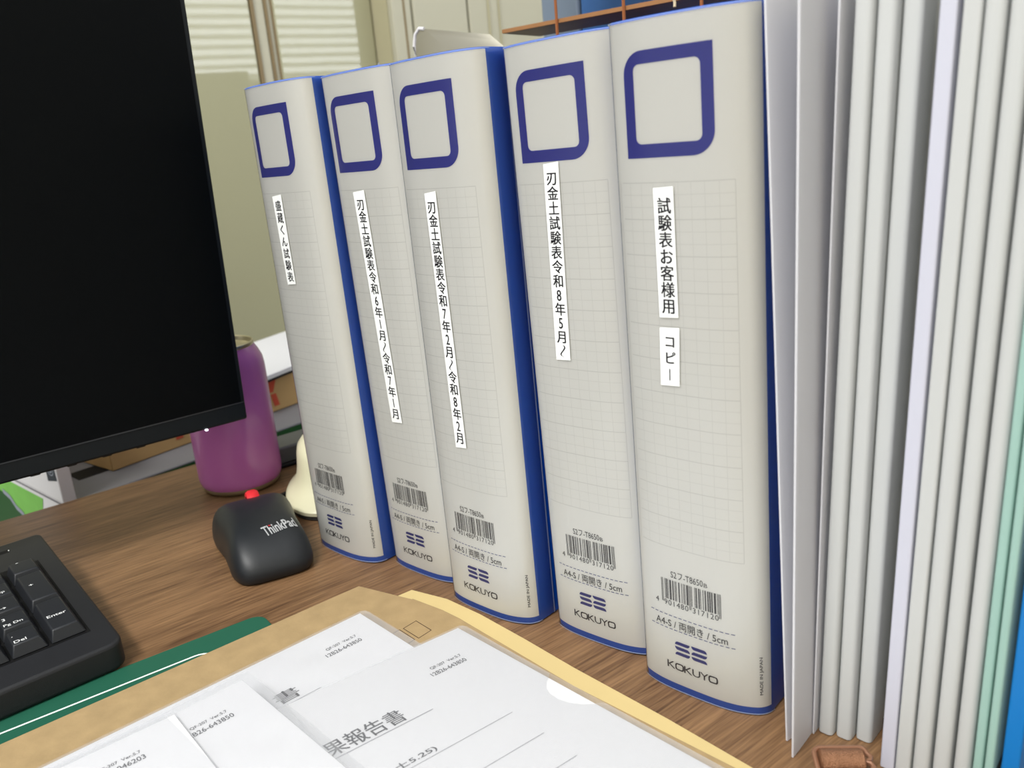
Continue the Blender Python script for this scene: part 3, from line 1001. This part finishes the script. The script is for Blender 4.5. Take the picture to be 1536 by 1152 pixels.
cs = thing('plastic_stand', 'cream plastic pedestal with flared round foot between mouse and leftmost binder', 'stand', mmv(-231, 56, 0), (0, 0, R(50)))
def oval(prof):
    mb = MB().lathe(prof, 48)
    mb.v = [(x * 32, y * 58, z) for x, y, z in mb.v]
    return mb
oval([(0.01, 0.3), (0.95, 0.3), (0.97, 1.0), (0.97, 3.6), (0.93, 3.8)]).build('foot_ring', M_rubber, cs, smooth=True)
oval([(0.95, 3.6), (0.99, 4.2), (1.0, 7), (0.975, 8.6), (0.90, 10.8), (0.80, 14.0), (0.72, 18.0), (0.67, 23.0), (0.635, 30.0), (0.61, 38.0), (0.57, 43.5), (0.47, 47.5), (0.28, 49.6), (0.01, 50.0)]).build('pedestal', M_creamp, cs, smooth=True)
gp = thing('grey_adapter', 'small flat grey plastic box with a black lead behind the purple can', 'adapter', mmv(-322, 72, 0), (0, 0, R(-8)))
MB().box(-26, 8, -22, 40, 1.5, 17).build('case', M_greytray, gp, bev=2)
MB().tube([(10, -30, 1.8), (12, 0, 1.8), (14, 50, 1.8), (16, 120, 1.8)], 1.7, 8).build('lead', M_cable, gp, smooth=True)

# ------------------------------------------------------------ cutting mat, envelopes
mt = thing('cutting_mat', 'green desk mat with white border line under keyboard and envelopes', 'mat', mmv(-105.5, -83.0, 0), (0, 0, R(-10.5)))
# local +x towards the user, -y to the left
MB().prism(rounded(0, 300, -450, 2, (8, 8, 8, 8), 6), 0.1, 2.1).build('sheet', M_mat, mt, bev=0.3)
ln = MB()
o_ = rounded(17.0, 283, -433, -33, 10, 6); i_ = rounded(18.3, 281.7, -431.7, -34.3, 8.7, 6)
n = len(o_); ln.add([(x, y, 2.2) for x, y in o_ + i_], [(k, (k + 1) % n, n + (k + 1) % n, n + k) for k in range(n)])
ln.build('border_line', M_matline, mt)

e2 = thing('cream_envelope', 'cream yellow paper envelope lying under the tan envelope, nearest the binders', 'envelope', mmv(0, 0, 0))
MB().prism([(-54, -22), (-52, -9.5), (-26, -4.2), (2, -4.6), (40, -8.2), (78, -12.6), (137, -17.6), (184, -23), (290, -34), (282, -70), (-50, -60)][::-1], 0.2, 1.7).build('body', M_cream_env, e2, bev=0.3)
e1 = thing('kraft_envelope', 'tan kraft paper envelope under the clear folders, printed with small boxes', 'envelope', mmv(0, 0, 2.3))
top_ = lambda x, y: 1.6
MB().prism([(-40, -18.6), (-32.5, -18.0), (-16, -16.8), (-1.5, -17.2), (40, -21.5), (90, -26.8), (145, -28.6), (290, -33), (300, -330), (-66, -330), (-44, -44.6)][::-1], 0.75, 1.7).build('body', M_kraft, e1, bev=0.3)
fl = MB().prism([(-104, -235), (-81.2, -27.2), (-41, -18.2), (-32.0, -17.6), (-42.0, -45.5), (-62, -235), (-70, -300), (-110, -300)][::-1], 0.0, 0.7)
fl.build('flap', M_kraft, e1, bev=0.2)
px = MB()
def outline_boxes(mb, quad_, wd, z):
    P = [Vector(q) for q in quad_]
    c = sum(P, Vector((0, 0))) / len(P)
    n = len(P)
    inn = []
    for i in range(n):
        a, b, c_ = P[i - 1], P[i], P[(i + 1) % n]
        d1 = (b - a).normalized(); d2 = (c_ - b).normalized()
        n1 = Vector((-d1.y, d1.x)); 
        if n1.dot(c - b) < 0: n1 = -n1
        n2 = Vector((-d2.y, d2.x))
        if n2.dot(c - b) < 0: n2 = -n2
        inn.append(b + (n1 + n2) * wd / (1 + n1.dot(n2)))
    mb.add([(p.x, p.y, z) for p in P] + [(p.x, p.y, z) for p in inn], [(k, (k + 1) % n, n + (k + 1) % n, n + k) for k in range(n)])
outline_boxes(px, [(-19.6, -33.5), (-4.8, -34.8), (-4.4, -44.7), (-19.4, -43.4)], 0.45, 1.75)
for k in range(1, 3):
    s = -12.2 * (k - 1)
    outline_boxes(px, [(-20.2, -45.0 + s), (-5.2, -46.4 + s), (-4.9, -55.4 + s), (-20.0, -54.0 + s)], 0.45, 1.75)
px.build('postcode_boxes', mat('dark brown envelope print', (66, 44, 36), 0.8, 0.2), e1)

# ------------------------------------------------------------ report pages in clear folders
def page_frame(o, eul): return dict(loc=mmv(*o), rot=tuple(R(a) for a in eul))
def zlift(s, lift):                                  # beyond 110 mm left the sheet sinks back to level
    return lift(s) if lift else 0.0
def page(label, F, texts, bars, lift=None, wd=210, ht=297):
    t = thing('report_page', label, 'document', F['loc'], F['rot'], 'printed report pages inside clear folders')
    us = [-wd + wd * i / 30 for i in range(31)]; vs_ = [-ht + ht * i / 12 for i in range(13)]
    MB().grid(lambda u, v: (u, v, zlift(-u, lift)), us, vs_).build('sheet', M_paper, t, solid=0.3, off=-1)
    mb = MB()
    for s, x0, x1, y0, y1, opt in texts:
        vs, fs = fit(s, x0, x1, y0, y1, **opt)
        mb.add([(x, y, 0.12 + zlift(-x, lift)) for x, y in vs], orient_up(fs, vs))
    mb.build('printed_text', M_darkink, t)
    if bars:
        lm = MB()
        for x0, x1, y, wd_ in bars:
            n = 6
            for i in range(n):
                a, b = x0 + (x1 - x0) * i / n, x0 + (x1 - x0) * (i + 1) / n
                lm.quad((a, y, 0.1 + zlift(-a, lift)), (b, y, 0.1 + zlift(-b, lift)), (b, y + wd_, 0.1 + zlift(-b, lift)), (a, y + wd_, 0.1 + zlift(-a, lift)))
        lm.build('ruled_lines', M_lineink, t)
    return t
def folder(label, F, outline, lift=None, left=-222, bottom=-306, top=2.0, wave=0.0, z=0.35, wave_at=(-60, -30)):
    """outline: right edge polyline from the top corner down, local mm"""
    t = thing('clear_folder', label, 'folder', F['loc'], F['rot'], 'clear plastic folders on the tan envelope')
    def redge(v):
        pts = outline
        if v >= pts[0][1]: return pts[0][0]
        for (x0, y0), (x1, y1) in zip(pts, pts[1:]):
            if y1 <= v <= y0: return x0 + (x1 - x0) * (y0 - v) / max(1e-6, y0 - y1)
        return pts[-1][0]
    vs_ = sorted(set([bottom, top] + [p[1] for p in outline if bottom < p[1] < top] + [bottom + (top - bottom) * i / 60 for i in range(61)]))
    us = [i / 40 for i in range(41)]
    def P(s, v, zz, wv):
        u = left + (redge(v) - left) * s
        h = zlift(-u, lift) + zz
        if wv:
            g = math.exp(-((u - wave_at[0]) / 34) ** 2 - ((v - wave_at[1]) / 30) ** 2)
            h += wv * g * (1.0 + 0.9 * math.sin(u * 0.16 + v * 0.12) + 0.5 * math.sin(v * 0.3 - u * 0.07))
        return (u, v, h)
    MB().grid(lambda s, v: P(s, v, z, wave), us, vs_).build('front_sheet', M_folder, t, smooth=True)
    rp = max(p[0] for p in outline)
    vb = sorted(set([bottom, top] + [bottom + (top - bottom) * i / 20 for i in range(21)]))
    MB().grid(lambda s, v: (left + (rp - left) * s, v, zlift(-(left + (rp - left) * s), lift) - 0.5), us, vb).build('back_sheet', M_folder, t, smooth=True)
    return t
F1 = page_frame((-49.9, -49.6, 6.0), (0, 0, 85.55))
F2 = page_frame((10.7, -28.9, 8.0), (-1.43, 3.93, 84.75))
F3 = page_frame((-29.4, -134.8, 18.6), (0, 0, 86.5))
F4 = page_frame((-28.3, -169.7, 20.4), (0, 0, 83.2))
LIFT2 = lambda s: -0.0685 * max(0, s - 118)
CODE = dict(bold=0.012)
page('report page ending in one large character, tucked under the neighbouring folder', F1,
     [('書', -73.4, -60.8, -43.2, -33.2, dict(bold=0.010, thin_h=0.012)), ('12B26-643850', -36.0, -14.3, -25.2, -22.0, CODE), ('QF-207  Ver.5.7', -33.0, -14.3, -19.6, -17.0, CODE)],
     [(-175, -52, -45.6, 0.5)])
page('report page with the large four-character title, topmost at centre', F2,
     [('果報告書', -106.5, -67.0, -50.6, -39.6, dict(bold=0.014, thin_h=0.012)), ('12B26-643850', -38.4, -17.2, -30.0, -26.8, CODE), ('QF-207  Ver.5.7', -35.4, -16.4, -24.6, -22.0, CODE),
      ('土5.25)', -91.5, -71.0, -78.6, -74.0, CODE)],
     [(-180, -55, -52.4, 0.5), (-150, -31, -80.2, 0.35), (-150, -31.5, -101.6, 0.35), (-150, -32.5, -122.6, 0.35)], LIFT2)
page('report page at lower left lying between two other folders', F3,
     [('12B26-643850', -38.0, -15.2, -23.9, -20.6, CODE), ('QF-207  Ver.5.7', -33.8, -16.2, -18.6, -16.2, CODE)], [])
page('report page at the lower left corner, numbered ending 046203', F4,
     [('12B26-046203', -42.0, -19.3, -21.2, -17.9, CODE), ('QF-207  Ver.5.7', -38.0, -19.9, -16.2, -13.8, CODE)], [])
folder('clear folder lying lowest on the tan envelope, far left edge showing the border', F1, [(1.5, 2.0), (4.3, -3), (4.4, -306)], wave=0.5, wave_at=(-58, -33), top=1.4)
folder('clear folder with a thumb notch over the titled report page', F2,
       [(1.6, 1.5), (4.2, -2.3), (2.6, -69), (0.5, -71), (-3.5, -73.5), (-7.4, -77.5), (-9.3, -82), (-9.6, -88), (-8.0, -93.5), (-5, -98.5), (-1.0, -102), (2.0, -103.8), (3.2, -106), (3.2, -306)], LIFT2, top=1.2, wave=0.0)
folder('clear folder at lower left, under the corner folder', F3, [(3.6, 5.4), (5.6, 4.2), (5.2, -20), (0.6, -68), (0.5, -306)], top=5.4, wave=0.5, wave_at=(-20, -60))
folder('clear folder topmost at the lower left corner of the picture', F4, [(-4.4, 3.8), (-3.6, 3.0), (1.0, -60), (1.0, -306)], top=3.8)

# ------------------------------------------------------------ boxes beyond the desk
cx_ = math.atan2(-0.248, 0.969)
def room_thing(name, label, cat, d, t, z, extra=0.0, group=None):
    return thing(name, label, cat, room(d, t, z), (0, 0, ROOM + extra), group)
# local +x points back (away from the desk), +y along the front
ct = room_thing('cardboard_box', 'brown cardboard box with red print behind the purple can', 'box', -470, -82, -10.5, math.atan2(0.248, 0.969))
MB().box(-175, 0, 0, 262, 0, 36.5).build('carton', M_carton, ct, bev=0.8)
rp = MB()
rp.quad((0.4, 178, 36), (0.4, 196, 36), (0.4, 190, 22), (0.4, 172, 22)).quad((0.4, 186, 20), (0.4, 193, 20), (0.4, 196, 6), (0.4, 189, 6))
rp.quad((0.4, 176, 18), (0.4, 183, 18), (0.4, 186, 8), (0.4, 179, 8)).quad((-30, 176, 36.9), (-4, 172, 36.9), (-4, 205, 36.9), (-30, 200, 36.9))
rp.quad((0.4, 72, 36), (0.4, 80, 36), (0.4, 76, 8), (0.4, 68, 8)).quad((-20, -0.4, 34), (-26, -0.4, 34), (-30, -0.4, 14), (-24, -0.4, 14))
rp.build('red_print', M_redprint, ct)
ps = room_thing('paper_stack', 'white sheets with dark backing lying on the cardboard box', 'paper', -478, 68, 26.2, math.atan2(0.248, 0.969) + R(10))
MB().box(-150, -14, 10, 220, 0, 3).build('backing_board', M_rubber, ps, bev=0.5)
MB().box(-150, -13, 9, 221, 3, 8).build('sheets', M_paper, ps, bev=0.5)
pb = room_thing('printed_box', 'white box with green printed sides standing against the far desk edge', 'box', -418, -136, -136, R(9.8))
MB().box(-280, 0, 0, 330, 0, 125).build('body', M_shadedbox, pb, bev=1.5)  # white box, coloured grey to carry the shade on its top
MB().quad((0.4, 12, 20), (0.4, 330, 20), (0.4, 330, 123), (0.4, 12, 123)).build('front_print', M_greenp, pb)
MB().box(-280, 0.3, 1, 9, 124.4, 125.5).build('white_edge', M_whitebox, pb)
MB().box(-76, -50, 34, 78, 124.8, 125.4).build('dark_patch', M_well, pb)  # flat near-black rectangle on the box top, beside the carton
sp = MB().quad((-280, -0.3, 10), (0, -0.3, 10), (0, -0.3, 124), (-280, -0.3, 124)).build('side_panel', M_whitebox, pb)
MB().add([(-280, -0.6, 30), (-66, -0.6, 30), (-58, -0.6, 100), (-46, -0.6, 121), (-280, -0.6, 121)], [(0, 1, 2, 3, 4)]).build('green_print', M_ltgreen, sp)
MB().add([(-280, -0.9, 30), (-86, -0.9, 30), (-96, -0.9, 78), (-110, -0.9, 90), (-124, -0.9, 93), (-136, -0.9, 101), (-152, -0.9, 104), (-280, -0.9, 106)], [tuple(range(8))]).build('dark_green_print', M_greenp, sp)
MB().add([(-82, -1.1, 60), (-90, -1.1, 80), (-108, -1.1, 94), (-122, -1.1, 97), (-134, -1.1, 105), (-152, -1.1, 108), (-152, -1.1, 103), (-136, -1.1, 100), (-124, -1.1, 92), (-110, -1.1, 89), (-96, -1.1, 76), (-88, -1.1, 58)], [tuple(range(12))]).build('pale_band', M_emblem2, sp)
wbx = room_thing('white_box', 'narrow white box with a round dark emblem under the left part of the monitor', 'box', -418, -136, -10.4, R(9.8))
MB().box(-180, -1, 0.5, 12, 0, 110).build('body', M_whitebox, wbx, bev=1)
em = MB().quad((-24, 0.2, 17), (-3, 0.2, 21), (-4, 0.2, 44), (-23, 0.2, 44)).build('emblem', M_emblem, wbx)
rg = MB()
for ra, rb in ((2.2, 3.4), (5.0, 6.0)):
    n = 24
    a_ = [(-13 + ra * 1.25 * math.cos(2 * PI * k / n), -0.1, 30 + ra * math.sin(2 * PI * k / n)) for k in range(n)]
    b_ = [(-13 + rb * 1.25 * math.cos(2 * PI * k / n), -0.1, 30 + rb * math.sin(2 * PI * k / n)) for k in range(n)]
    rg.add(a_ + b_, [(k, (k + 1) % n, n + (k + 1) % n, n + k) for k in range(n)])
rg.build('ring_print', M_emblem2, em)

# ------------------------------------------------------------ behind the binders
bl = thing('wooden_blind', 'dark wooden slatted blind hanging by cords behind the right binders', 'blind', mmv(-205, 272, 0), (0, 0, 0))
def slat_mb():
    mb = MB()
    mb.box(0, 900, 0, 46, 0, 3.0)
    return mb
s0 = None
for k in range(6):
    z = 299.5 + 40.8 * k
    if s0 is None:
        s0 = slat_mb().build('slat', M_slat, bl, bev=0.4, loc=mmv(0, 0, z), rot=(R(-2), 0, 0))
        MB().box(0, 900, -0.9, 0.1, 0.2, 3.2).build('slat_edge', M_slat_edge, s0)
        e0 = s0.children[0]
    else:
        c = s0.copy(); COL.objects.link(c); c.parent = bl; c.location = mmv(0, 0, z)
        d = e0.copy(); COL.objects.link(d); d.parent = c
for xx in (61, 126):
    MB().tube([(xx, -2.2, 299), (xx + 0.5, -2.2, 400), (xx, -2.2, 560)], 1.3, 8).build('ladder_cord', M_cord, bl)
for xx in (192, 232, 330, 520, 740):
    MB().tube([(xx, -2.2, 299), (xx, -2.2, 560)], 1.3, 8).build('ladder_cord', M_cord, bl)
MB().tube([(171 + 0.8 * math.cos(i), -4.5 + 0.8 * math.sin(i), 336 + i * 3) for i in range(72)], 1.1, 6).build('pull_cord', M_rope, bl)
MB().box(-5, 905, -6, 52, 552, 592).build('headrail', M_slat, bl, bev=1.5)
bx1 = thing('file_box', 'grey blue file box behind the wooden slats', 'box', mmv(-290, 420, 0.3))
MB().box(0, 48, 0, 150, 0, 420).build('body', M_greyblue, bx1, bev=3)
bx2 = thing('file_box', 'bright blue file box behind the wooden slats', 'box', mmv(-238, 418, 0.3))
MB().box(0, 82, 0, 150, 0, 400).build('body', mat('mid blue plastic', (66, 112, 176), 0.5, 0.3), bx2, bev=3)
sv = thing('silver_bag', 'folded silver plastic film poking up behind the middle binders', 'bag', mmv(-287, 247, 0), (0, 0, R(3)))
prof = [(14, 2), (10, 180), (4, 300), (-1, 322), (-2.5, 340), (0.5, 350), (6, 354), (12, 353), (20, 347), (34, 336), (52, 318), (70, 180), (76, 2)]
sg = MB(); n = len(prof)
L_ = 120.0
vs = [(x, 0, z) for x, z in prof] + [(x + 62, L_ * 0.12, z - 12 if z > 280 else z) for x, z in prof]
sg.add(vs, [(i, i + 1, n + i + 1, n + i) for i in range(n - 1)] + [tuple(range(n))[::-1]])
sg.build('film', M_silver, sv, smooth=True)
MB().tube([(x, 0, z) for x, z in prof[2:8]], 1.5, 8).build('rim', M_whitebox, sv, smooth=True)
ctab = tag(MB().add([(-4, 0, 0), (5, 1, 1), (6, 2, 9), (2, 1, 5), (-2, 0, 11), (-5, 0, 8)], [(0, 1, 2, 3, 4, 5)]).build('clear_tab', film('crinkled clear film', 0.4, (235, 240, 245), 0.1), loc=mmv(-172, 112, 305), solid=0.3), 'tiny crinkled clear plastic tab on top of the second binder from left', 'tab')
